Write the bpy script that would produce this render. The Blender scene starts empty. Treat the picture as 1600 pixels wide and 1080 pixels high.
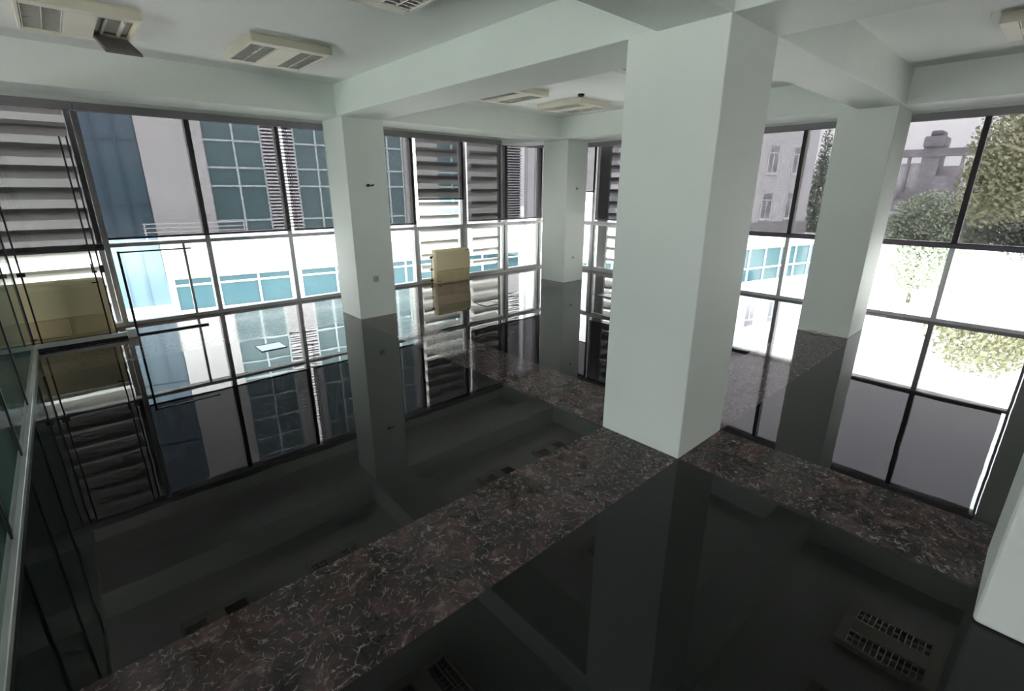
import bpy, bmesh, math, random
from mathutils import Vector, Matrix
random.seed(7)
S = bpy.context.scene
COL = S.collection
R = math.radians

# ---------------------------------------------------------------- camera
CAM_Z = 1.6
cd = bpy.data.cameras.new('camera')
cam = bpy.data.objects.new('camera', cd)
COL.objects.link(cam)
cd.sensor_fit = 'HORIZONTAL'
cd.sensor_width = 36.0
cd.lens = 752.6 / 1600 * 36.0
cd.clip_start = 0.05
cd.clip_end = 500
_p, _r, _y = R(17.86), R(0.108), R(47.753)
fw = Vector((math.cos(_p) * math.cos(_y), math.cos(_p) * math.sin(_y), -math.sin(_p)))
rt = Vector((math.sin(_y), -math.cos(_y), 0))
up = rt.cross(fw)
rt2 = rt * math.cos(_r) + up * math.sin(_r)
up2 = -rt * math.sin(_r) + up * math.cos(_r)
m = Matrix((rt2, up2, -fw)).transposed().to_4x4()
m.translation = Vector((0, 0, CAM_Z))
cam.matrix_world = m
S.camera = cam

# ---------------------------------------------------------------- world, exposure
SKY = 6.0
w = bpy.data.worlds.new('overcast_sky')
S.world = w
w.use_nodes = True
nt = w.node_tree
nt.nodes.clear()
out = nt.nodes.new('ShaderNodeOutputWorld')
bg = nt.nodes.new('ShaderNodeBackground')
tc = nt.nodes.new('ShaderNodeTexCoord')
no = nt.nodes.new('ShaderNodeTexNoise')
no.inputs['Scale'].default_value = 3.0
no.inputs['Detail'].default_value = 4.0
cr = nt.nodes.new('ShaderNodeValToRGB')
cr.color_ramp.elements[0].position = 0.35
cr.color_ramp.elements[0].color = (0.84, 0.87, 0.94, 1)
cr.color_ramp.elements[1].position = 0.62
cr.color_ramp.elements[1].color = (1.02, 1.0, 1.0, 1)
nt.links.new(tc.outputs['Generated'], no.inputs['Vector'])
nt.links.new(no.outputs['Fac'], cr.inputs['Fac'])
nt.links.new(cr.outputs['Color'], bg.inputs['Color'])
# overcast sky: brighter toward the zenith
sx = nt.nodes.new('ShaderNodeSeparateXYZ'); mr = nt.nodes.new('ShaderNodeMapRange')
mr.inputs['From Min'].default_value = 0.0; mr.inputs['From Max'].default_value = 1.0
mr.inputs['To Min'].default_value = SKY; mr.inputs['To Max'].default_value = SKY * 2.7
nt.links.new(tc.outputs['Generated'], sx.inputs[0]); nt.links.new(sx.outputs['Z'], mr.inputs['Value'])
nt.links.new(mr.outputs[0], bg.inputs['Strength'])
nt.links.new(bg.outputs['Background'], out.inputs['Surface'])

S.view_settings.view_transform = 'Standard'
S.view_settings.look = 'None'
S.view_settings.gamma = 1.0
S.view_settings.use_curve_mapping = False
S.view_settings.exposure = 0.25
S.cycles.use_denoising = True
S.cycles.max_bounces = 14
S.cycles.diffuse_bounces = 8
S.cycles.glossy_bounces = 5
S.cycles.transparent_max_bounces = 24
S.cycles.sample_clamp_indirect = 12
S.cycles.caustics_reflective = False
S.cycles.caustics_refractive = False

# ---------------------------------------------------------------- materials
def mat(name, col=(0.8, 0.8, 0.8), rough=0.5, metal=0.0, spec=None, ior=None):
    m = bpy.data.materials.new(name)
    m.use_nodes = True
    b = m.node_tree.nodes['Principled BSDF']
    b.inputs['Base Color'].default_value = (*col, 1)
    b.inputs['Roughness'].default_value = rough
    b.inputs['Metallic'].default_value = metal
    if spec is not None: b.inputs['Specular IOR Level'].default_value = spec
    if ior is not None: b.inputs['IOR'].default_value = ior
    return m

def noisy(name, c1, c2, scale, rough=0.6, metal=0.0, detail=4, bump=0.0, bscale=None, lo=0.35, hi=0.65, spec=0.5):
    m = mat(name, c1, rough, metal, spec)
    n = m.node_tree.nodes; l = m.node_tree.links
    b = n['Principled BSDF']
    t = n.new('ShaderNodeTexCoord')
    x = n.new('ShaderNodeTexNoise'); x.inputs['Scale'].default_value = scale; x.inputs['Detail'].default_value = detail
    r = n.new('ShaderNodeValToRGB')
    r.color_ramp.elements[0].position = lo; r.color_ramp.elements[0].color = (*c1, 1)
    r.color_ramp.elements[1].position = hi; r.color_ramp.elements[1].color = (*c2, 1)
    l.new(t.outputs['Object'], x.inputs['Vector']); l.new(x.outputs['Fac'], r.inputs['Fac'])
    l.new(r.outputs['Color'], b.inputs['Base Color'])
    if bump:
        y = n.new('ShaderNodeTexNoise'); y.inputs['Scale'].default_value = bscale or scale * 5
        bp = n.new('ShaderNodeBump'); bp.inputs['Strength'].default_value = bump; bp.inputs['Distance'].default_value = 0.01
        l.new(t.outputs['Object'], y.inputs['Vector']); l.new(y.outputs['Fac'], bp.inputs['Height'])
        l.new(bp.outputs['Normal'], b.inputs['Normal'])
    return m

M = {}
M['paint'] = noisy('white_wall_paint', (0.77, 0.81, 0.77), (0.80, 0.84, 0.80), 1.5, 0.55, bump=0.02, bscale=60, spec=0.3)
M['ceil'] = noisy('ceiling_paint', (0.87, 0.90, 0.87), (0.90, 0.92, 0.89), 1.2, 0.8, spec=0.2)
M['alu'] = noisy('window_aluminium', (0.42, 0.42, 0.43), (0.48, 0.48, 0.48), 3, 0.35, 0.3)
M['silver'] = noisy('silver_channel', (0.55, 0.58, 0.56), (0.62, 0.64, 0.62), 3, 0.3, 0.5)
M['cass'] = mat('blind_cassette_grey', (0.23, 0.22, 0.23), 0.5)
M['bar'] = mat('blind_bar_dark', (0.05, 0.035, 0.06), 0.4)
M['dark'] = mat('dark_metal', (0.025, 0.025, 0.03), 0.35, 0.4)
M['cream'] = noisy('cream_enamel', (0.90, 0.77, 0.47), (0.93, 0.80, 0.50), 2, 0.4)
M['creamlow'] = noisy('tan_grille', (0.66, 0.53, 0.30), (0.72, 0.58, 0.34), 2, 0.45)
M['fixt'] = noisy('cream_fixture_enamel', (0.66, 0.62, 0.50), (0.72, 0.68, 0.56), 2, 0.45)
M['fixin'] = mat('fixture_recess', (0.50, 0.47, 0.41), 0.6)
M['flap'] = mat('dimmed_louver', (0.20, 0.17, 0.17), 0.5, 0.3)  # louver colour darkened so the hanging one mirrors less light
M['mirror'] = mat('polished_louver', (0.86, 0.85, 0.80), 0.3, 0.45)
M['tube'] = mat('tube_glass_white', (0.8, 0.8, 0.78), 0.3)
M['black'] = mat('black_plastic', (0.012, 0.012, 0.012), 0.4)
M['white_pl'] = mat('white_plastic', (0.75, 0.76, 0.74), 0.4)
M['steel'] = noisy('brushed_steel', (0.5, 0.52, 0.52), (0.6, 0.62, 0.62), 12, 0.25, 0.8)
M['blade'] = noisy('louver_blade_grey', (0.36, 0.35, 0.33), (0.41, 0.40, 0.38), 3, 0.5)
M['bladeframe'] = mat('louver_frame_grey', (0.14, 0.14, 0.14), 0.5)
M['facade'] = noisy('white_facade', (0.43, 0.435, 0.43), (0.47, 0.47, 0.465), 0.5, 0.8)
M['facade2'] = noisy('pale_facade', (0.48, 0.48, 0.495), (0.52, 0.52, 0.53), 0.6, 0.8)
M['facadepale'] = noisy('light_grey_render', (0.33, 0.34, 0.32), (0.38, 0.39, 0.37), 0.5, 0.85)
M['facadegrey'] = noisy('grey_facade_band', (0.26, 0.25, 0.26), (0.30, 0.29, 0.30), 0.7, 0.8)
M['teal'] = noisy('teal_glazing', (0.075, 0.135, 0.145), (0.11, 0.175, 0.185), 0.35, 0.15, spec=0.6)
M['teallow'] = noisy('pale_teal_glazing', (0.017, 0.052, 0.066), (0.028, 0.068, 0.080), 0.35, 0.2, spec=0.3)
M['tealblk'] = noisy('blue_curtain_glazing', (0.055, 0.098, 0.128), (0.078, 0.125, 0.158), 0.25, 0.12, spec=0.6)
M['muntin'] = mat('pale_muntin', (0.44, 0.52, 0.52), 0.5)
M['fin'] = mat('facade_louver_fin', (0.62, 0.62, 0.62), 0.5)
M['findark'] = mat('facade_louver_back', (0.10, 0.09, 0.12), 0.8)
M['wdark'] = noisy('dim_window', (0.17, 0.18, 0.20), (0.30, 0.31, 0.34), 1.2, 0.3)
M['ground'] = noisy('pale_paving', (0.72, 0.72, 0.68), (0.82, 0.82, 0.78), 0.15, 0.9)
M['leafD'] = noisy('foliage_dark', (0.14, 0.165, 0.135), (0.23, 0.265, 0.21), 0.8, 0.7)
M['leafO'] = noisy('foliage_olive', (0.36, 0.37, 0.22), (0.50, 0.50, 0.34), 0.5, 0.7)
M['leafM'] = noisy('foliage_green', (0.32, 0.37, 0.28), (0.46, 0.51, 0.40), 0.5, 0.7)
M['bark'] = noisy('bark', (0.10, 0.08, 0.06), (0.16, 0.13, 0.10), 4, 0.9)
M['indgrey'] = noisy('weathered_grey', (0.16, 0.15, 0.17), (0.30, 0.29, 0.31), 0.4, 0.9)
M['indlight'] = noisy('weathered_pale', (0.40, 0.39, 0.41), (0.60, 0.58, 0.60), 0.4, 0.9)
M['socket'] = mat('socket_plastic', (0.42, 0.43, 0.41), 0.4)

def glass_mat(name, tint, refl, dust=None):
    m = bpy.data.materials.new(name); m.use_nodes = True
    n = m.node_tree.nodes; l = m.node_tree.links
    n.clear()
    o = n.new('ShaderNodeOutputMaterial')
    t = n.new('ShaderNodeBsdfTransparent'); t.inputs['Color'].default_value = (*tint, 1)
    g = n.new('ShaderNodeBsdfGlossy'); g.inputs['Roughness'].default_value = 0.01
    lw = n.new('ShaderNodeFresnel'); lw.inputs['IOR'].default_value = refl
    mx = n.new('ShaderNodeMixShader')
    l.new(lw.outputs['Fac'], mx.inputs['Fac']); l.new(t.outputs['BSDF'], mx.inputs[1]); l.new(g.outputs['BSDF'], mx.inputs[2])
    sh = mx
    if dust:
        d = n.new('ShaderNodeBsdfDiffuse'); d.inputs['Color'].default_value = (*dust, 1)
        sh = n.new('ShaderNodeAddShader'); l.new(mx.outputs[0], sh.inputs[0]); l.new(d.outputs[0], sh.inputs[1])
    l.new(sh.outputs['Shader'], o.inputs['Surface'])
    return m
M['glass'] = glass_mat('window_glass', (0.96, 0.97, 0.96), 1.25)
M['cglass'] = glass_mat('clear_screen_glass', (0.96, 0.975, 0.965), 1.30)
M['gglass'] = glass_mat('green_partition_glass', (0.88, 0.935, 0.915), 1.40, (0.022, 0.036, 0.032))

def screen_mat(name, trans, col):
    m = bpy.data.materials.new(name); m.use_nodes = True
    n = m.node_tree.nodes; l = m.node_tree.links
    n.clear()
    o = n.new('ShaderNodeOutputMaterial')
    t = n.new('ShaderNodeBsdfTransparent'); t.inputs['Color'].default_value = (*trans, 1)
    d = n.new('ShaderNodeBsdfDiffuse'); d.inputs['Color'].default_value = (*col, 1)
    a = n.new('ShaderNodeAddShader')
    l.new(t.outputs['BSDF'], a.inputs[0]); l.new(d.outputs['BSDF'], a.inputs[1])
    l.new(a.outputs['Shader'], o.inputs['Surface'])
    return m
M['screen'] = screen_mat('grey_screen_fabric', (0.102, 0.098, 0.103), (0.034, 0.032, 0.031))

# polished black granite with a barely visible unevenness from slab to slab
def granite():
    m = mat('black_polished_granite', (0.006, 0.006, 0.006), 0.015, 0, 0.5, 1.42)
    n = m.node_tree.nodes; l = m.node_tree.links; b = n['Principled BSDF']
    t = n.new('ShaderNodeTexCoord')
    x = n.new('ShaderNodeTexNoise'); x.inputs['Scale'].default_value = 1.7; x.inputs['Detail'].default_value = 2
    bp = n.new('ShaderNodeBump'); bp.inputs['Strength'].default_value = 0.25; bp.inputs['Distance'].default_value = 0.004
    l.new(t.outputs['Object'], x.inputs['Vector']); l.new(x.outputs['Fac'], bp.inputs['Height'])
    l.new(bp.outputs['Normal'], b.inputs['Normal'])
    return m
M['granite'] = granite()

def marble():
    m = mat('brown_veined_marble', (0.03, 0.02, 0.02), 0.07, 0, 0.5, 1.45)
    n = m.node_tree.nodes; l = m.node_tree.links; b = n['Principled BSDF']
    t = n.new('ShaderNodeTexCoord')
    # warp
    w1 = n.new('ShaderNodeTexNoise'); w1.inputs['Scale'].default_value = 5; w1.inputs['Detail'].default_value = 3
    ma = n.new('ShaderNodeVectorMath'); ma.operation = 'MULTIPLY_ADD'
    ma.inputs[1].default_value = (0.24, 0.24, 0.24)
    l.new(t.outputs['Object'], w1.inputs['Vector']); l.new(w1.outputs['Color'], ma.inputs[0]); l.new(t.outputs['Object'], ma.inputs[2])
    # base clouds
    c = n.new('ShaderNodeTexNoise'); c.inputs['Scale'].default_value = 5.5; c.inputs['Detail'].default_value = 7; c.inputs['Roughness'].default_value = 0.7; c.inputs['Distortion'].default_value = 1.2
    l.new(ma.outputs[0], c.inputs['Vector'])
    r = n.new('ShaderNodeValToRGB'); e = r.color_ramp.elements
    e[0].position = 0.36; e[0].color = (0.014, 0.012, 0.012, 1)
    e[1].position = 0.66; e[1].color = (0.17, 0.125, 0.118, 1)
    q = e.new(0.47); q.color = (0.036, 0.026, 0.026, 1)
    q = e.new(0.58); q.color = (0.092, 0.052, 0.053, 1)
    l.new(c.outputs['Fac'], r.inputs['Fac'])
    def veins(scale, width, mlo, mhi, ms):
        v = n.new('ShaderNodeTexVoronoi'); v.feature = 'DISTANCE_TO_EDGE'; v.inputs['Scale'].default_value = scale
        l.new(ma.outputs[0], v.inputs['Vector'])
        a = n.new('ShaderNodeMapRange'); a.inputs['From Min'].default_value = 0.0; a.inputs['From Max'].default_value = width
        a.inputs['To Min'].default_value = 1.0; a.inputs['To Max'].default_value = 0.0
        l.new(v.outputs['Distance'], a.inputs['Value'])
        k = n.new('ShaderNodeTexNoise'); k.inputs['Scale'].default_value = ms; k.inputs['Detail'].default_value = 2
        l.new(t.outputs['Object'], k.inputs['Vector'])
        km = n.new('ShaderNodeMapRange'); km.inputs['From Min'].default_value = mlo; km.inputs['From Max'].default_value = mhi
        l.new(k.outputs['Fac'], km.inputs['Value'])
        mu = n.new('ShaderNodeMath'); mu.operation = 'MULTIPLY'
        l.new(a.outputs[0], mu.inputs[0]); l.new(km.outputs[0], mu.inputs[1])
        return mu
    v1 = veins(24, 0.06, 0.49, 0.60, 34)
    v2 = veins(9, 0.022, 0.50, 0.62, 16)
    mx = n.new('ShaderNodeMath'); mx.operation = 'MAXIMUM'
    l.new(v1.outputs[0], mx.inputs[0]); l.new(v2.outputs[0], mx.inputs[1])
    mc = n.new('ShaderNodeMixRGB'); mc.inputs['Color2'].default_value = (0.36, 0.30, 0.275, 1)
    l.new(mx.outputs[0], mc.inputs['Fac']); l.new(r.outputs['Color'], mc.inputs['Color1'])
    l.new(mc.outputs['Color'], b.inputs['Base Color'])
    return m
M['marble'] = marble()

# ---------------------------------------------------------------- geometry helpers
class MB:
    def __init__(self): self.bm = bmesh.new()
    def box(self, x0, x1, y0, y1, z0, z1, mi=0):
        vs = [self.bm.verts.new((x, y, z)) for z in (z0, z1) for y in (y0, y1) for x in (x0, x1)]
        for f in ((0, 2, 3, 1), (4, 5, 7, 6), (0, 1, 5, 4), (2, 6, 7, 3), (0, 4, 6, 2), (1, 3, 7, 5)):
            fc = self.bm.faces.new([vs[i] for i in f]); fc.material_index = mi
        return self
    def quad(self, pts, mi=0):
        f = self.bm.faces.new([self.bm.verts.new(p) for p in pts]); f.material_index = mi
        return self
    def obox(self, c, ax, ay, az, mi=0):          # oriented box: centre and three half-axis vectors
        c, ax, ay, az = map(Vector, (c, ax, ay, az))
        vs = [self.bm.verts.new(c + ax * i + ay * j + az * k) for k in (-1, 1) for j in (-1, 1) for i in (-1, 1)]
        for f in ((0, 2, 3, 1), (4, 5, 7, 6), (0, 1, 5, 4), (2, 6, 7, 3), (0, 4, 6, 2), (1, 3, 7, 5)):
            fc = self.bm.faces.new([vs[i] for i in f]); fc.material_index = mi
        return self
    def bar(self, a, b, r, n=10, r2=None):        # round bar from a to b
        a, b = Vector(a), Vector(b); r2 = r if r2 is None else r2
        d = (b - a).normalized()
        u = d.orthogonal().normalized(); v = d.cross(u)
        A = [self.bm.verts.new(a + (u * math.cos(t) + v * math.sin(t)) * r) for t in [2 * math.pi * i / n for i in range(n)]]
        B = [self.bm.verts.new(b + (u * math.cos(t) + v * math.sin(t)) * r2) for t in [2 * math.pi * i / n for i in range(n)]]
        for i in range(n): self.bm.faces.new((A[i], A[(i + 1) % n], B[(i + 1) % n], B[i]))
        self.bm.faces.new(A[::-1]); self.bm.faces.new(B)
        return self
    def prism(self, prof, a0, a1, axis='x', mi=0):  # profile in (y,z) swept along x, or (x,z) along y
        def P(p, a): return (a, p[0], p[1]) if axis == 'x' else (p[0], a, p[1])
        A = [self.bm.verts.new(P(p, a0)) for p in prof]; B = [self.bm.verts.new(P(p, a1)) for p in prof]
        n = len(prof)
        for i in range(n): self.bm.faces.new((A[i], A[(i + 1) % n], B[(i + 1) % n], B[i])).material_index = mi
        self.bm.faces.new(A[::-1]).material_index = mi; self.bm.faces.new(B).material_index = mi
        return self
    def build(self, name, mats, parent=None, org=None, bevel=0, smooth=False):
        """org: world origin the given coordinates are measured from (defaults to the parent's location when unrotated)"""
        if org is None and parent is None:
            vs = [v.co for v in self.bm.verts]
            org = Vector((sum(v.x for v in vs) / len(vs), sum(v.y for v in vs) / len(vs), min(v.z for v in vs)))
        if org is not None:
            org = Vector(org)
            for v in self.bm.verts: v.co -= org
        bmesh.ops.recalc_face_normals(self.bm, faces=self.bm.faces)
        me = bpy.data.meshes.new(name); self.bm.to_mesh(me); self.bm.free()
        if not isinstance(mats, (list, tuple)): mats = [mats]
        for x in mats: me.materials.append(x)
        if smooth:
            for p in me.polygons: p.use_smooth = True
        o = bpy.data.objects.new(name, me); COL.objects.link(o)
        if parent is not None: o.parent = parent
        elif org is not None: o.location = org
        if bevel:
            b = o.modifiers.new('bevel', 'BEVEL'); b.width = bevel; b.segments = 3; b.limit_method = 'ANGLE'; b.angle_limit = R(40)
        return o

def empty(name, loc=(0, 0, 0), rz=0):
    o = bpy.data.objects.new(name, None); COL.objects.link(o)
    o.location = loc; o.rotation_euler.z = rz; o.empty_display_size = 0.2
    return o
def tag(o, label=None, cat=None, group=None, kind=None):
    if label: o['label'] = label
    if cat: o['category'] = cat
    if group: o['group'] = group
    if kind: o['kind'] = kind
    return o
def struct(o): o['kind'] = 'structure'; return o
def copy_tree(o, parent=None):
    c = o.copy(); COL.objects.link(c)
    if parent is not None: c.parent = parent
    for ch in list(o.children): copy_tree(ch, c)
    return c

# ---------------------------------------------------------------- room dimensions
YA, XB = 7.417, 8.048          # inner faces of the two glazed walls
ZC, ZB, ZH = 2.725, 2.405, 2.487
XL, YN = -6.5, -6.5            # far sides of the hall, behind the camera
YO, XO = YA + 0.14, XB + 0.14

# ---------------------------------------------------------------- floor: granite fields, marble bands
xs = [XL, 2.56, 3.13, 8.19]
ys = [YN, 1.264, 1.852, 5.80, YO]
mb = MB()
for i in range(len(xs) - 1):
    for j in range(len(ys) - 1):
        marb = (i == 1) or (j == 1) or (j == 3)
        mb.box(xs[i], xs[i + 1], ys[j], ys[j + 1], -0.25, 0.0, 1 if marb else 0)
fl = mb.build('floor', [M['granite'], M['marble']], org=(0, 0, 0)); struct(fl)

# ---------------------------------------------------------------- ceiling and beams
struct(MB().box(XL, XO, YN, YO, ZC, ZC + 0.2).build('ceiling', M['ceil'], org=(0, 0, ZC)))
def beam(x0, x1, y0, y1):
    struct(MB().box(x0, x1, y0, y1, ZB, ZC + 0.01).build('ceiling_beam', M['paint'], bevel=0.006))
beam(XL, 6.36, 5.794, 6.358)
beam(6.36, 6.95, YN, YA + 0.0)
beam(2.56, 3.12, 1.67, 5.80)
beam(2.56, 3.12, YN, 1.264)
beam(XL, 6.36, 1.264, 1.67)

# ---------------------------------------------------------------- columns
def column(x0, x1, y0, y1, label, r=0.006):
    o = MB().box(x0, x1, y0, y1, 0.0, ZB + 0.02).build('column', M['paint'], bevel=r)
    tag(o, label, 'column', 'white square columns of the hall')
    return o
column(2.552, 3.12, 1.264, 1.852, 'thick white square column in the middle of the hall, nearest full-height one')
column(2.618, 3.140, 5.794, 6.358, 'white square column in front of the left glazed wall with a small wire stub on its face')
column(6.53, 7.055, 5.803, 6.374, 'white square column at the far corner where the two glazed walls meet')
column(6.346, 6.96, 1.312, 1.839, 'white square column before the right glazed wall with chipped plaster at its foot')
column(2.312, 2.90, -0.72, -0.125, 'white column cut off by the right edge, only its lower part showing', 0.02)
column(2.552, 3.12, -5.2, -4.6, 'white column behind the viewpoint')
for o in list(COL.objects):
    if o.name.startswith('column') and o.get('label') == 'white column behind the viewpoint':
        bpy.data.objects.remove(o)

# ---------------------------------------------------------------- solid walls
# lintels above the two glazed walls
struct(MB().box(XL, XO, YA - 0.02, YO, ZH, ZC).build('wall_back_left', M['paint'], org=(0, YA, ZH)))
struct(MB().box(XB - 0.02, XO, YN, YA - 0.021, ZH, ZC).build('wall_back_right', M['paint'], org=(XB, 0, ZH)))
# solid stretch of the right glazed wall just outside the frame
struct(MB().box(XB, XO, -0.95, -0.14, 0, ZH - 0.001).build('wall_right_pier', M['paint']))
# unseen side walls, left opened low and near one closed to shape light
mb = MB()
mb.box(XL - 0.2, XL, YN, YO, 0, 0.05); mb.box(XL - 0.2, XL, YN, YO, 1.3, ZC)
for y, e in ((YN, -5.2), (-2.4, -1.9), (0.9, 1.4), (3.8, 4.3), (7.0, YO)): mb.box(XL - 0.2, XL, y, e, 0.05, 1.3)
struct(mb.build('wall_left', M['paint'], org=(XL, 0, 0)))
mb = MB()
mb.box(XL, XO, YN - 0.2, YN, 0, ZC)
struct(mb.build('wall_near', M['paint'], org=(0, YN, 0)))
struct(MB().box(XL, -3.83, YA, YO, 0, ZH - 0.001).build('wall_far_left_pier', M['paint']))

# ---------------------------------------------------------------- glazed walls, one window per bay
wn = [0]
def window(axis, a0, a1, sash=False, handle=False, extra=None):
    """a bay between two mullion axes; frame, upper pane, lower pane"""
    wn[0] += 1
    c = (a0 + a1) / 2
    root = empty('window_%d' % wn[0], (c, YA, 0) if axis == 'A' else (XB, c, 0)); struct(root)
    def box(mb, s0, s1, d0, d1, z0, z1):      # s along the wall, d outward from inner face
        if axis == 'A': mb.box(s0, s1, YA + d0, YA + d1, z0, z1)
        else: mb.box(XB + d0, XB + d1, s0, s1, z0, z1)
    org = root.location
    h = 0.028
    mb = MB()
    box(mb, a0 + 0.0005, a0 + h, 0, 0.12, 0, ZH); box(mb, a1 - h, a1 - 0.0005, 0, 0.12, 0, ZH)
    box(mb, a0 + h, a1 - h, 0.0, 0.11, 0, 0.045)
    box(mb, a0 + h, a1 - h, 0.0, 0.11, 0.95, 0.995)
    box(mb, a0 + h, a1 - h, 0.0, 0.11, ZH - 0.06, ZH)
    mb.build('frame', M['alu'], root, org)
    mb = MB(); box(mb, a0 + h, a1 - h, 0.06, 0.068, 0.995, ZH - 0.06); mb.build('upper_pane', M['glass'], root, org)
    mb = MB(); box(mb, a0 + h, a1 - h, 0.06, 0.068, 0.045, 0.95); mb.build('lower_pane', M['glass'], root, org)
    if sash:
        mb = MB()
        k = 0.05
        box(mb, a0 + h, a0 + h + k, 0.02, 0.10, 0.046, 0.949); box(mb, a1 - h - k, a1 - h, 0.02, 0.10, 0.046, 0.949)
        box(mb, a0 + h + k, a1 - h - k, 0.02, 0.10, 0.046, 0.075); box(mb, a0 + h + k, a1 - h - k, 0.02, 0.10, 0.918, 0.949)
        mb.build('sash', M['silver'], root, org, bevel=0.003)
    if extra is not None:
        mb = MB(); box(mb, extra - 0.014, extra + 0.014, 0.01, 0.05, 0.046, 0.949)
        mb.build('sash_stile', M['alu'], root, org)
    if handle:
        mb = MB()
        box(mb, c - 0.02, c + 0.02, -0.022, -0.001, 0.955, 0.99); box(mb, c - 0.045, c + 0.045, -0.035, -0.022, 0.968, 0.984)
        mb.build('handle', M['alu'], root, org, bevel=0.003)
    return root
mA = [-3.82, -2.78, -1.75, -0.71, 0.333, 1.37, 2.41, 3.45, 4.49, 5.53, 6.57, 7.55]
for i in range(len(mA) - 1):
    window('A', mA[i], mA[i + 1], sash=(i >= 8), handle=(i in (4, 5, 10)), extra=(1.09 if i == 4 else None))
window('A', 7.55, 8.04)
mB = [7.36, 6.42, 5.50, 4.57, 3.63, 2.69, 1.75, 0.807, -0.13]
for i in range(len(mB) - 1):
    window('B', mB[i + 1], mB[i], sash=(i < 3), handle=(i in (4, 6)))
window('B', -2.0, -0.96)
struct(MB().box(XB, XO, YN, -2.01, 0, ZH - 0.001).build('wall_right', M['paint']))  # unseen bays closed solid to dim the middle column's near side
# corner post
struct(MB().box(XB - 0.02, XO, 7.362, YO, 0, ZH - 0.001).build('trim_1', M['alu']))

# ---------------------------------------------------------------- roller blinds
def blind(axis, a0, a1, zb, label, cassette=None, bar=0.022, chain=None):
    off = 0.085
    c = (a0 + a1) / 2
    root = empty('roller_blind', (c, YA - off, zb) if axis == 'A' else (XB - off, c, zb))
    tag(root, label, 'blind', 'grey screen roller blinds')
    org = root.location
    def box(mb, s0, s1, d0, d1, z0, z1):
        if axis == 'A': mb.box(s0, s1, YA - d1, YA - d0, z0, z1)
        else: mb.box(XB - d1, XB - d0, s0, s1, z0, z1)
    mb = MB()
    if axis == 'A': mb.quad([(a0, YA - off, zb), (a1, YA - off, zb), (a1, YA - off, 2.42), (a0, YA - off, 2.42)])
    else: mb.quad([(XB - off, a0, zb), (XB - off, a1, zb), (XB - off, a1, 2.42), (XB - off, a0, 2.42)])
    mb.build('fabric', M['screen'], root, org)
    mb = MB(); box(mb, a0, a1, off - 0.010, off + 0.010, zb - bar, zb + 0.003); mb.build('bottom_bar', M['bar'], root, org, bevel=0.004)
    if chain is not None:
        mb = MB()
        for k, dx in ((0, -0.012), (1, 0.012)):
            n = 34
            for i in range(n):
                z = 0.62 + (2.42 - 0.62) * i / n
                box(mb, chain + dx - 0.003, chain + dx + 0.003, off - 0.024, off - 0.018, z, z + (2.42 - 0.62) / n * 0.75)
        mb.build('bead_chain', M['cass'], root, org)
    c0, c1 = cassette or (a0 - 0.02, a1 + 0.02)
    mb = MB(); box(mb, c0, c1, 0.03, 0.12, 2.405, ZH - 0.001); mb.build('cassette', M['cass'], root, org, bevel=0.008)
    return root
blind('A', -3.75, 0.30, 0.955, 'grey screen roller blind at far left, slatted screen behind it', (-3.80, 0.331))
blind('A', 0.355, 2.395, 1.065, 'grey screen roller blind spanning two bays left of the wire-stub column', (0.333, 2.409), chain=1.345)
blind('A', 2.445, 4.452, 1.065, 'grey screen roller blind running behind the wire-stub column', (2.411, 4.474), chain=2.50)
blind('A', 4.522, 5.475, 1.462, 'short roller blind stopping well above the small cream fan coil unit', (4.476, 5.503))
blind('A', 5.562, 7.55, 1.068, 'long grey roller blind between the short one and the far corner column', (5.505, 7.70), chain=7.30)
blind('B', 6.335, 7.28, 1.584, 'short roller blind seen just right of the far corner column', (6.30, 7.30))
blind('B', 4.64, 6.29, 1.062, 'grey roller blind half hidden by the middle column on its left side', (4.60, 6.299))
blind('B', 1.80, 4.58, 0.985, 'grey roller blind right of the middle column, pale house behind', (1.77, 4.599), 0.05, chain=1.95)
blind('B', -0.065, 1.75, 0.985, 'grey roller blind at far right with trees behind', (-0.12, 1.769), 0.05)

# ---------------------------------------------------------------- outside louver screens on the facade
def louver_screen(axis, a0, a1, posts, label, off=0.52):
    z0, z1 = -1.2, 3.3
    c = (a0 + a1) / 2
    base = YA if axis == 'A' else XB
    root = empty('louver_screen', (c, base + off, z0) if axis == 'A' else (base + off, c, z0))
    tag(root, label, 'sun screen', 'outside sun louvers')
    org = root.location
    mb = MB()
    z = z0 + 0.1
    while z < z1:
        prof = [(0.00, z + 0.140), (0.03, z + 0.136), (0.08, z + 0.110), (0.13, z + 0.06), (0.165, z), (0.12, z + 0.024), (0.06, z + 0.052), (0.02, z + 0.075), (0.0, z + 0.10)]
        prof = [(base + off + p, q) for p, q in prof]
        mb.prism(prof, a0, a1, 'x' if axis == 'A' else 'y')
        z += 0.235
    mb.build('blades', M['blade'], root, org, smooth=False)
    for p0, p1 in posts:
        q = MB()
        if axis == 'A': q.box(p0, p1, base + off - 0.06, base + off - 0.005, z0, z1)
        else: q.box(base + off - 0.06, base + off - 0.005, p0, p1, z0, z1)
        q.build('post', M['bladeframe'], root, org)
    return root
louver_screen('A', -2.6, 0.26, [(0.265, 0.375), (-1.5, -1.42), (-2.6, -2.52)], 'horizontal sun louvers outside behind the far left blind')
louver_screen('A', 4.90, 5.93, [(5.80, 5.95)], 'sun louvers outside behind the short blind and small fan coil unit')
louver_screen('A', 6.12, 6.86, [(6.78, 7.02)], 'sun louvers outside next to the far corner, right of the short blind')
louver_screen('B', 4.4, 6.52, [(6.40, 6.66)], 'sun louvers outside seen left of the middle column')

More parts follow.
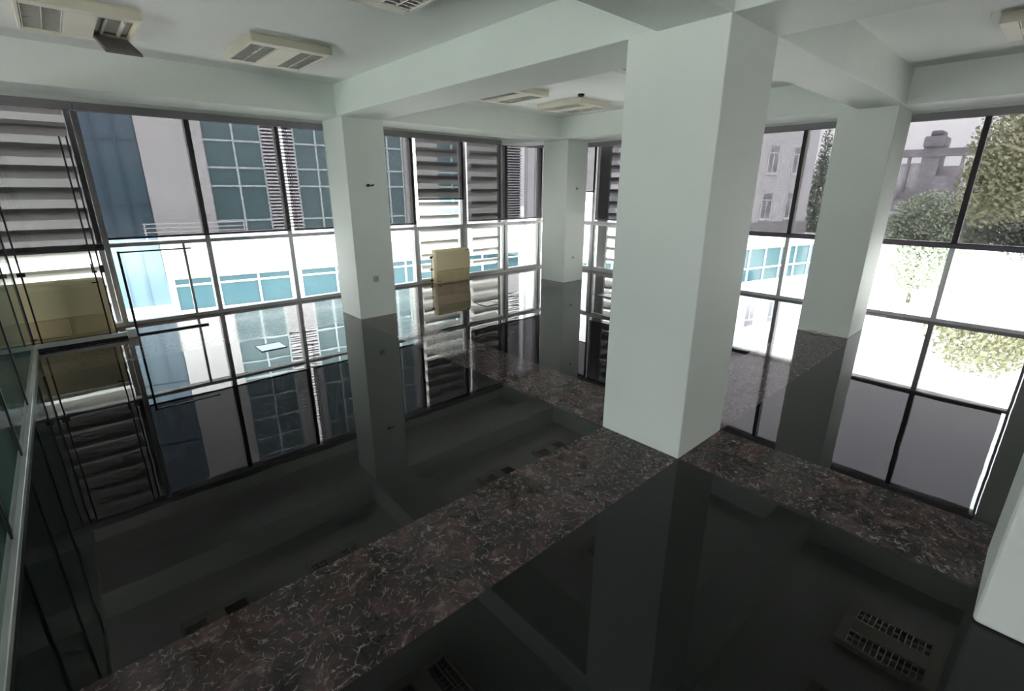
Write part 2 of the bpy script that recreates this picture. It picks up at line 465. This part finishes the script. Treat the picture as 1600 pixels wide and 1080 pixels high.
# ---------------------------------------------------------------- fan coil units
def fan_coil(x, y, w, h, d, label, loc_z=0.0):
    root = empty('fan_coil_unit', (x, y, loc_z))
    tag(root, label, 'fan coil unit', 'cream fan coil units')
    # local: x 0..w, y 0 (front) .. d, z 0..h
    mb = MB()
    prof = [(0.03, 0.0), (d, 0.0), (d, h), (0.07, h), (0.035, h - 0.01), (0.012, h - 0.035), (0.0, h - 0.08), (0.0, h * 0.38), (0.015, h * 0.37), (0.03, h * 0.02)]
    mb.prism(prof, 0, w, 'x')
    mb.build('body', M['cream'], root, bevel=0.006)
    mb = MB()
    mb.box(0.02, w - 0.02, 0.004, 0.029, 0.03, h * 0.365)
    mb.build('lower_panel', M['creamlow'], root, bevel=0.004)
    mb = MB(); mb.box(w * 0.5 - 0.004, w * 0.5 + 0.004, -0.002, 0.006, 0.05, h * 0.34); mb.build('seam', M['cream'], root)
    for cx, cz in ((w - 0.07, h - 0.04), (0.06, 0.045)):
        q = MB().box(cx - 0.03, cx + 0.03, -0.003, 0.018, cz - 0.006, cz + 0.006); q.build('latch', M['dark'], root)
    q = MB()
    q.box(0.06, w - 0.06, 0.085, d - 0.03, h, h + 0.004)
    q.build('top_vent', M['creamlow'], root)
    q = MB(); q.bar((-0.03, d - 0.03, 0.0), (-0.03, d - 0.03, h * 0.82), 0.010)
    q.bar((-0.03, d - 0.03, h * 0.82), (0.0, d - 0.03, h * 0.82), 0.010)
    q.build('water_pipe', M['steel'], root, smooth=True)
    for z in (h * 0.78, h * 0.42, h * 0.1):
        q = MB().bar((-0.055, d - 0.03, z), (-0.012, d - 0.03, z), 0.017); q.build('valve', M['dark'], root, smooth=True)
    return root
fan_coil(4.745, 7.205, 0.74, 0.595, 0.15, 'small cream fan coil unit standing on the floor under the short blind')
fan_coil(-0.55, 7.16, 0.76, 0.64, 0.17, 'cream fan coil unit at far left behind the glass partition')

# ---------------------------------------------------------------- glass partitions at the left
root = empty('glass_partition', (-0.45, 4.5, 0))
tag(root, 'greenish glass partition running toward the viewer along the left edge', 'glass partition')
org = root.location
MB().box(-0.56, -0.45, 1.2, 6.76, 0, 0.045).build('bottom_channel', M['silver'], root, org, bevel=0.004)
ed = [1.2, 2.95, 3.95, 4.93, 6.78]
for i in range(len(ed) - 1):
    MB().box(-0.483, -0.473, ed[i] + 0.012, ed[i + 1] - 0.012, 0.05, 2.2).build('glass_panel', M['gglass'], root, org)
for y in ed[1:-1]:
    MB().box(-0.488, -0.468, y - 0.017, y + 0.017, 0.05, 2.2).build('joint_strip', M['dark'], root, org)
MB().box(-0.495, -0.460, 1.2, 6.78, 2.2, 2.24).build('top_channel', M['silver'], root, org)

root = empty('glass_screen', (-0.1, 6.82, 0))
tag(root, 'clear glass screen across the far left fan coil unit, on a silver floor channel', 'glass screen')
org = root.location
MB().box(-1.4, 0.36, 6.78, 6.84, 0.0, 0.07).build('bottom_channel', M['silver'], root, org, bevel=0.004)
MB().box(-1.4, 0.30, 6.765, 6.779, 0.0, 0.03).build('floor_trim', M['dark'], root, org)
MB().box(0.29, 0.375, 6.76, 6.86, 0.0, 0.10).build('end_block', M['silver'], root, org, bevel=0.006)
MB().box(-1.4, -0.475, 6.805, 6.815, 0.07, 2.1).build('glass_panel', M['cglass'], root, org)
MB().box(-0.405, 0.145, 6.805, 6.815, 0.07, 2.1).build('glass_panel', M['cglass'], root, org)
for x in (-0.468, -0.408, 0.150, 0.205):
    MB().box(x - 0.007, x + 0.007, 6.802, 6.818, 0.055, 2.1).build('upright', M['dark'], root, org)
MB().box(-0.44, -0.375, 6.785, 6.80, 0.77, 0.81).build('patch_fitting', M['dark'], root, org, bevel=0.003)
q = MB().box(0.13, 0.17, 6.785, 6.80, 0.755, 0.775); q.box(0.13, 0.142, 6.785, 6.80, 0.775, 0.85); q.build('patch_fitting', M['dark'], root, org)
MB().box(0.195, 0.235, 6.785, 6.80, 0.75, 0.83).build('patch_fitting', M['dark'], root, org, bevel=0.003)

root = empty('metal_frame', (0.38, 6.846, 0))
tag(root, 'thin black C-shaped metal frame standing before the window beside the glass screen', 'metal frame')
org = root.location
MB().box(0.376, 0.400, 6.836, 6.858, 0.0, 0.955).build('post', M['dark'], root, org, bevel=0.003)
MB().box(0.400, 1.075, 6.838, 6.854, 0.935, 0.950).build('top_rail', M['dark'], root, org)
q = MB().box(0.400, 1.10, 6.832, 6.842, 0.0, 0.018); q.box(0.400, 1.10, 6.850, 6.860, 0.0, 0.018)
for x in (0.6, 0.82, 1.04): q.box(x, x + 0.01, 6.842, 6.850, 0.004, 0.014)
q.build('bottom_rail', M['dark'], root, org)

# ---------------------------------------------------------------- ceiling light fixtures
def fixture(x, y, label, open_flap=False, proto=None):
    W, L, H = 0.31, 0.39, 0.068
    root = empty('ceiling_light', (x, y, ZC - H))
    tag(root, label, 'ceiling light', 'cream louvered ceiling lights')
    mb = MB()
    mb.box(-W, W, -L, L, H - 0.012, H - 0.001)
    mb.box(-W, -W + 0.02, -L, L, 0.0, H - 0.012); mb.box(W - 0.02, W, -L, L, 0.0, H - 0.012)
    mb.box(-W + 0.02, W - 0.02, -L, -0.30, 0.0, H - 0.012); mb.box(-W + 0.02, W - 0.02, 0.30, L, 0.0, H - 0.012)
    mb.box(-0.085, 0.085, -0.30, 0.30, 0.0, 0.012)
    mb.build('housing', M['fixt'], root, bevel=0.004)
    for s in (-1, 1):
        x0, x1 = (-0.288, -0.087) if s < 0 else (0.087, 0.288)
        MB().box(x0, x1, -0.298, 0.298, H - 0.022, H - 0.014).build('reflector', M['fixin'], root)
        for t in (0.25, 0.75):
            xx = x0 + (x1 - x0) * t
            MB().bar((xx, -0.29, H - 0.028), (xx, 0.29, H - 0.028), 0.013, 12).build('tube', M['tube'], root, smooth=True)
        q = MB()
        def blades(q, T):
            for xx in (x0 + 0.004, (x0 + x1) / 2, x1 - 0.004):
                q.obox(T((xx, 0, 0.012)), T((0.002, 0, 0), 1), T((0, 0.295, 0), 1), T((0, 0, 0.010), 1))
            n = 13
            for i in range(n):
                yy = -0.295 + 0.59 * i / (n - 1)
                q.obox(T(((x0 + x1) / 2, yy, 0.012)), T(((x1 - x0) / 2, 0, 0), 1), T((0, 0.0022, 0), 1), T((0, 0.003, 0.009), 1))
        if open_flap and s > 0:
            rot = Matrix.Rotation(R(19), 3, 'X'); piv = Vector((0, 0.295, 0.0))
            def T(v, d=0):
                v = Vector(v)
                return rot @ v if d else rot @ (v - piv) + piv
            blades(q, T)
        else:
            blades(q, lambda v, d=0: Vector(v))
        q.build('louver', M['flap'] if open_flap and s > 0 else M['mirror'], root)
    return root
LB = 'cream louvered ceiling light, '
fixture(0.36, 4.76, LB + 'far left, one louver hanging open', True)
fixture(1.63, 4.74, LB + 'second from the left, all louvers closed')
fixture(1.58, 2.70, LB + 'cut by the top edge left of the middle column')
fixture(4.28, 4.80, LB + 'left one of the pair beyond the cross beam')
fixture(5.48, 4.80, LB + 'right one of the pair beyond the cross beam')
fixture(4.28, 2.72, LB + 'mostly hidden behind the middle column')
fixture(5.20, 0.18, LB + 'at the upper right edge')
fixture(3.93, 0.18, LB + 'at the upper right corner, barely in view')

q = MB(); q.bar((5.036, 4.294, ZC), (5.036, 4.294, ZC - 0.022), 0.04, 20); q.bar((5.036, 4.294, ZC - 0.022), (5.036, 4.294, ZC - 0.03), 0.03, 20, 0.025)
tag(q.build('smoke_detector', M['black'], smooth=False), 'small black round detector on the ceiling beyond the cross beam', 'detector')

# ---------------------------------------------------------------- floor boxes
def floor_box(x, y, label):
    root = empty('floor_box', (x, y, 0))
    tag(root, label, 'floor socket box', 'square floor socket boxes')
    a = 0.128
    mb = MB()
    mb.box(-a, a, -a, -a + 0.014, 0, 0.006); mb.box(-a, a, a - 0.014, a, 0, 0.006)
    mb.box(-a, -a + 0.007, -a + 0.014, a - 0.014, 0, 0.006); mb.box(a - 0.007, a, -a + 0.014, a - 0.014, 0, 0.006)
    mb.build('rim', M['dark'], root)
    MB().box(-a + 0.007, a - 0.007, -a + 0.014, a - 0.014, 0, 0.004).build('lid', M['steel'], root)
floor_box(1.385, 5.365, 'square steel floor socket box lying left of the wire-stub column')
floor_box(4.43, 5.41, 'square steel floor socket box in front of the small fan coil unit')
floor_box(6.25, 4.58, 'square steel floor socket box seen beside the left edge of the middle column')

# ---------------------------------------------------------------- small things on columns
q = MB(); q.bar((2.87, 5.794, 1.655), (2.87, 5.765, 1.655), 0.016, 12)
q.bar((2.87, 5.772, 1.655), (2.905, 5.762, 1.650), 0.006); q.bar((2.905, 5.762, 1.650), (2.935, 5.770, 1.662), 0.009)
q.bar((2.87, 5.772, 1.655), (2.845, 5.765, 1.665), 0.005)
tag(q.build('wire_stub', M['black']), 'short black wire stub sticking out of the left column at head height', 'cable')
q = empty('wall_socket', (2.872, 5.79, 0.50)); tag(q, 'small grey wall socket low on the wire-stub column', 'socket', 'wall sockets')
MB().box(-0.035, 0.035, -0.008, 0.0035, -0.035, 0.035).build('plate', M['socket'], q, bevel=0.003)
MB().bar((0, -0.0085, 0), (0, -0.012, 0), 0.018, 16).build('outlet', M['socket'], q)
q = empty('wall_socket', (6.76, 5.80, 0.44)); tag(q, 'small wall socket low on the far corner column', 'socket', 'wall sockets')
MB().box(-0.03, 0.03, -0.006, 0.0025, -0.03, 0.03).build('plate', M['paint'], q, bevel=0.003)
MB().bar((0, -0.0065, 0), (0, -0.013, 0), 0.014, 16).build('outlet', M['dark'], q)
q = MB(); q.bar((6.80, 5.803, 1.63), (6.80, 5.785, 1.63), 0.018, 12)
tag(q.build('cable_outlet', M['socket']), 'small round cable outlet high on the far corner column', 'cable outlet')
q = empty('wall_switch', (2.312, -0.205, 0.93)); tag(q, 'pale wall switch on the column at the right edge', 'switch')
MB().box(-0.010, 0.002, -0.04, 0.04, -0.04, 0.04).build('plate', M['white_pl'], q, bevel=0.003)
MB().box(-0.015, -0.0105, -0.022, 0.022, -0.03, 0.03).build('rocker', M['white_pl'], q, bevel=0.002)
# plaster chips at the foot of the right column
q = MB()
for i in range(7):
    y = 1.50 + 0.035 * i + random.uniform(-.01, .01); s = random.uniform(.010, .024)
    q.obox((6.318 + random.uniform(-.006, .012), y, s * 0.6), (s * .6, s * .2, 0), (-s * .3, s, 0), (0, 0, s * 0.6))
tag(q.build('plaster_rubble', M['fixin']), 'dark crumbs of broken plaster at the foot of the right column', 'rubble', kind='stuff')

# ================================================================ outside
struct(MB().box(-60, 160, -80, 160, -5.3, -5.0).build('ground', M['ground'], org=(0, 0, -5.0)))

# ---- building across the left glazed wall (local s along the facade, d depth, z height)
bn = empty('office_building', (5, 21, -5), R(-8))
tag(bn, 'white office building with teal glazing and slatted vents outside the left glazed wall', 'building')
def L(mb, s0, s1, d0, d1, z0, z1): mb.box(s0, s1, d0, d1, z0 + 5, z1 + 5)
TOP = 12.5
q = MB()
L(q, -2.6, -0.7, 0, 8, -1.55, TOP)              # white pier
L(q, -14, 13.15, 0, 8, -5, -2.73)
L(q, -0.7, 13.15, 0, 8, -1.55, 0.10)            # spandrel
L(q, -4.25, -2.6, 0.25, 8, -2.73, TOP)
L(q, -0.7, 13.15, 0.25, 8, 0.10, TOP)
L(q, -2.6, 13.15, 0.25, 8, -2.73, -1.55)
q.build('wall', M['facade'], bn)
q = MB(); L(q, -14, -4.25, 0, 8, -2.73, TOP); q.build('grey_wing', M['facadepale'], bn)
def glazing(s0, s1, z0, z1, vs, hs, mt, d=0.12, fr=0.07, name='window'):
    q = MB()
    for v in vs: L(q, v - fr / 2, v + fr / 2, d - 0.06, d + 0.03, z0, z1)
    for h in hs: L(q, s0, s1, d - 0.05, d + 0.02, h - fr / 2, h + fr / 2)
    w = q.build(name, M['muntin'] if name == 'window' else M['tealblk'], bn)
    q = MB(); L(q, s0, s1, d, d + 0.05, z0, z1); q.build('pane', mt, w)
levels = [0.49, 1.74, 2.38, 3.31, 4.25, 5.2, 5.9, 6.8, 7.8, 8.7, 9.5, 10.4, 11.4]
for s0, s1, vs in ((-0.7, 1.2, (0.25, 1.17)), (2.3, 4.15, (2.33, 3.14)), (5.25, 6.8, (5.28, 6.10, 6.76)), (8.4, 9.9, (8.43, 9.2, 9.87))):
    glazing(s0, s1, 0.10, TOP, vs, levels, M['teal'])
q = MB()
for s0, s1 in ((6.8, 8.4), (9.9, 12.22)): L(q, s0, s1, 0, 0.3, 0.1, TOP)
q.build('pier', M['facadepale'], bn)
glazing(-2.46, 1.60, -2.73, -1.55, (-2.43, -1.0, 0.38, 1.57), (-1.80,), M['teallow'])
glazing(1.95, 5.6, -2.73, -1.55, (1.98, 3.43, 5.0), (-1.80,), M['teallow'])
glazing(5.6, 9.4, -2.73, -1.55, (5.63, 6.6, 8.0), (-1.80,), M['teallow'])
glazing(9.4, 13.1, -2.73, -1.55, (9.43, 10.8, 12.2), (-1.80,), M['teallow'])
glazing(-4.25, -2.62, -2.45, TOP, (-3.75, -3.2), (1.1, 3.2, 5.5, 8), M['tealblk'], d=0.10, fr=0.025, name='curtain_wall')
for s0, s1 in ((1.2, 2.3), (4.15, 5.25), (12.22, 13.15)):
    q = MB(); L(q, s0, s1, 0.10, 0.16, 0.1, TOP); q.build('vent_back', M['findark'], bn)
    q = MB(); z = 0.12
    while z < TOP:
        L(q, s0, s1, -0.02, 0.09, z, z + 0.055); z += 0.125
    q.build('vent_fins', M['fin'], bn)
q = MB()
for z in (0.48, 0.34, 0.20): L(q, -2.95, 0.2, -0.6, -0.57, z - 0.014, z + 0.014)
for s in (-2.9, -1.9, -0.9, 0.1): L(q, s - 0.02, s + 0.02, -0.6, -0.57, -0.1, 0.5)
q.build('railing', M['fin'], bn)
q = MB(); L(q, -3.1, 0.3, -0.7, 0, -0.2, -0.1); q.build('balcony', M['facade'], bn)

# ---- pale building beyond the corner
be = empty('pale_building', (30, 12, -5), R(-14))
tag(be, 'pale three storey building with narrow windows outside the right glazed wall', 'building')
q = MB(); L(q, -15.3, -10, 0, 0.3, -1.5, 8.5); L(q, -10, 4.9, 0, 3, -1.5, 8.5); q.build('wall', M['facade2'], be)
q = MB(); L(q, -15.3, 6.3, -0.8, 0.3, -5, -3.6); L(q, -15.3, 6.3, -0.8, 0.3, -1.5, -1.0); L(q, -15.3, 6.3, -0.5, 0.3, -3.6, -1.5); L(q, -10, 6.3, 0.3, 3, -5, -1.0); q.build('base', M['facade2'], be)
q = MB(); L(q, -15.35, 4.95, -0.12, 0, -0.95, -0.2); q.build('grey_band', M['facadegrey'], be)
def ewin(s, z):
    q = MB()
    L(q, s, s + 0.06, -0.05, 0.03, z, z + 1.45); L(q, s + 0.87, s + 0.93, -0.05, 0.03, z, z + 1.45)
    L(q, s + 0.06, s + 0.87, -0.05, 0.03, z, z + 0.06); L(q, s + 0.06, s + 0.87, -0.05, 0.03, z + 1.05, z + 1.11)
    L(q, s + 0.42, s + 0.48, -0.05, 0.03, z + 0.06, z + 1.05); L(q, s - 0.05, s + 0.98, -0.09, 0.0, z - 0.07, z)
    w = q.build('window', M['fin'], be)
    q = MB(); L(q, s + 0.05, s + 0.88, -0.03, -0.004, z + 0.05, z + 1.45); q.build('pane', M['wdark'], w)
for k in range(-6, 2):
    for z in (0.0, 2.56, 5.1): ewin(0.40 + 2.25 * k, z)
q = MB()
s = -26
for k in range(16): L(q, -15.45 + 1.45 * k - 0.04 + 0.2, -15.45 + 1.45 * k + 0.24, -0.62, -0.5, -3.6, -1.5)
for z in (-3.55, -2.75, -1.58): L(q, -15.3, 6.3, -0.62, -0.5, z - 0.045, z + 0.045)
w_ = q.build('ribbon_window', M['muntin'], be)
q = MB(); L(q, -15.25, 6.25, -0.56, -0.51, -3.6, -1.5); q.build('pane', M['teallow'], w_)

q = MB().box(-8, 6.3, -4.5, -0.8, 0, 0.8)
te = q.build('terrace', M['ground'], org=(0, 0, 0)); te.location = (30, 12, -5.0); te.rotation_euler.z = R(-14); struct(te)
# ---- small roof unit
ac = empty('rooftop_unit', (30.5, 9.55, -4.2)); tag(ac, 'small grey ventilation box on the pale paving near the teal ribbon windows', 'ventilation unit')
MB().box(-0.5, 0.5, -0.5, 0.5, 0, 1.0).build('casing', M['facadegrey'], ac, bevel=0.03)
q = MB()
for z in (0.25, 0.42, 0.59, 0.76): q.box(-0.53, -0.5, -0.4, 0.4, z, z + 0.06)
q.build('grille', M['fin'], ac)

# ---- industrial block far behind
bi = empty('industrial_building', (62, 9, -5)); tag(bi, 'weathered grey industrial building with a blunt tower far outside the right glazed wall', 'building')
def LI(mb, y0, y1, x0, x1, z0, z1): mb.box(x0, x1, y0 - 9, y1 - 9, z0 + 5, z1 + 5)
q = MB(); LI(q, 4.5, 13.0, 0.5, 8, -5, 0.9); LI(q, 7.8, 11.6, 0.8, 6, 0.9, 1.5); q.build('lower_block', M['indgrey'], bi)
q = MB(); LI(q, 9.0, 10.35, 1, 4, 0.9, 5.6); q.build('tower', M['indgrey'], bi)
q = MB(); LI(q, 8.9, 10.5, 0.8, 4.2, 5.6, 6.6); LI(q, 9.2, 10.15, 1.2, 3.8, 6.6, 7.1); q.build('tower_head', M['indgrey'], bi, bevel=0.2)
q = MB(); LI(q, 4.8, 13.0, 0.9, 1.6, 4.75, 5.45); q.build('gantry', M['indgrey'], bi)
for y in (5.2, 7.2, 11.2, 12.8):
    q = MB(); LI(q, y, y + 0.22, 1.0, 1.4, 0.9, 4.75); q.build('gantry_post', M['indgrey'], bi)
q = MB(); LI(q, 10.4, 12.8, 1.5, 5, 0.9, 4.2); q.build('pale_block', M['indlight'], bi)
q = MB(); LI(q, 7.2, 9.0, 2, 5, 0.9, 3.9); q.build('pale_block', M['indlight'], bi)
q = MB(); LI(q, 5.0, 12.9, 0.35, 0.5, -0.75, -0.35); q.build('pale_ledge', M['indlight'], bi)
q = MB(); LI(q, 7.4, 9.1, 0.9, 2, 1.6, 3.0); q.build('side_block', M['indgrey'], bi)

# ---- trees and bushes
def tree(name, x, y, z0, blobs, n, leaf, mt, trunk, label, cat='tree', group='trees outside the right glazed wall'):
    root = empty(name, (x, y, z0)); tag(root, label, cat, group)
    mb = MB(); bm = mb.bm
    tot = sum(b[3] * b[4] * b[5] for b in blobs)
    for bx, by, bz, rx, ry, rz in blobs:
        k = int(n * rx * ry * rz / tot)
        for _ in range(k):
            while True:
                v = Vector((random.uniform(-1, 1), random.uniform(-1, 1), random.uniform(-1, 1)))
                if 0.35 < v.length < 1: break
            v = v * (0.75 + 0.25 * random.random()) if random.random() < .5 else v
            c = Vector((bx + v.x * rx, by + v.y * ry, bz + v.z * rz))
            nrm = Vector((random.gauss(0, 1), random.gauss(0, 1), random.gauss(0, 1) + 0.5)).normalized()
            u = nrm.orthogonal().normalized() * leaf * random.uniform(.6, 1.3)
            t = nrm.cross(u).normalized() * leaf * random.uniform(.4, .8)
            bm.faces.new([bm.verts.new(c + p) for p in (-u, t * .8, u, -t * .8)])
    mb.build('crown', mt, root)
    if trunk:
        q = MB(); h = trunk[1]
        q.bar((0, 0, 0), (trunk[0] * .3, trunk[0] * .2, h * .5), trunk[0], 10, trunk[0] * .8)
        q.bar((trunk[0] * .3, trunk[0] * .2, h * .48), (0, 0, h), trunk[0] * .8, 10, trunk[0] * .4)
        for a in range(5):
            an = a * 1.3
            q.bar((0, 0, h * (.5 + .08 * a)), (math.cos(an) * h * .25, math.sin(an) * h * .25, h * (.75 + .06 * a)), trunk[0] * .35, 7, trunk[0] * .12)
        q.build('trunk', M['bark'], root, smooth=True)
    return root
tree('tree', 26.5, -2.2, -5, [(0, 3.1, 8.0, 2.0, 2.2, 2.6), (0.4, 1.5, 7.4, 1.8, 2.0, 2.4), (-.2, 4.1, 6.8, 1.4, 1.25, 1.6), (.3, -.3, 8, 2, 2.2, 2.4)], 24000, .10, M['leafO'], (.28, 7.5),
     'big olive green tree outside at far right')
tree('tree', 33.0, -1.9, -5, [(0, 1.2, 4.7, 2.0, 3.0, 1.5), (0.4, 3.8, 5.0, 1.6, 1.6, 1.2), (0, -1.8, 4.5, 2, 2, 1.6)], 16000, .11, M['leafD'], (.16, 3.6),
     'dark green tree under and behind the olive one at far right')
tree('tree', 38, 5.2, -5, [(0, 0, 5.2, 1.8, 1.9, 1.5), (.3, 1.2, 4.2, 1.4, 1.3, 1.2), (0, -1.5, 4.2, 1.6, 1.6, 1.4), (-.2, -.1, 2.2, 1.3, 1.7, 1.9)], 11000, .12, M['leafM'], (.12, 5),
     'rounded green tree before the industrial building')
tree('cypress', 39.6, 11.8, -5, [(0, 0, 3.0, .85, .85, 2.4), (0, 0, 6.4, .7, .7, 2.8), (0, 0, 9.2, .4, .4, 1.7)], 5500, .10, M['leafD'], (.16, 9.2),
     'tall dark cypress at the right end of the pale building')
tree('bush', 24.0, -0.55, -5, [(0, 0, 1.5, 1.3, 1.3, 1.5), (0, -1.6, 1.7, 1.3, 1.3, 1.6)], 3200, .11, M['leafM'], None,
     'green bush low at the right edge outside', 'bush', 'bushes on the pale ground outside')
tree('bush', 44, 6.3, -5, [(0, 0, 1.0, 1.4, 1.9, 1.1), (0, -1.9, .8, 1.2, 1.4, .9)], 2600, .13, M['leafM'], None,
     'green bush just right of the right column outside', 'bush', 'bushes on the pale ground outside')
tree('bush', 50, 4.3, -5, [(0, 0, 1.2, 1.2, 1.0, 1.6)], 1500, .13, M['leafM'], None,
     'green bush right of the mullion outside', 'bush', 'bushes on the pale ground outside')
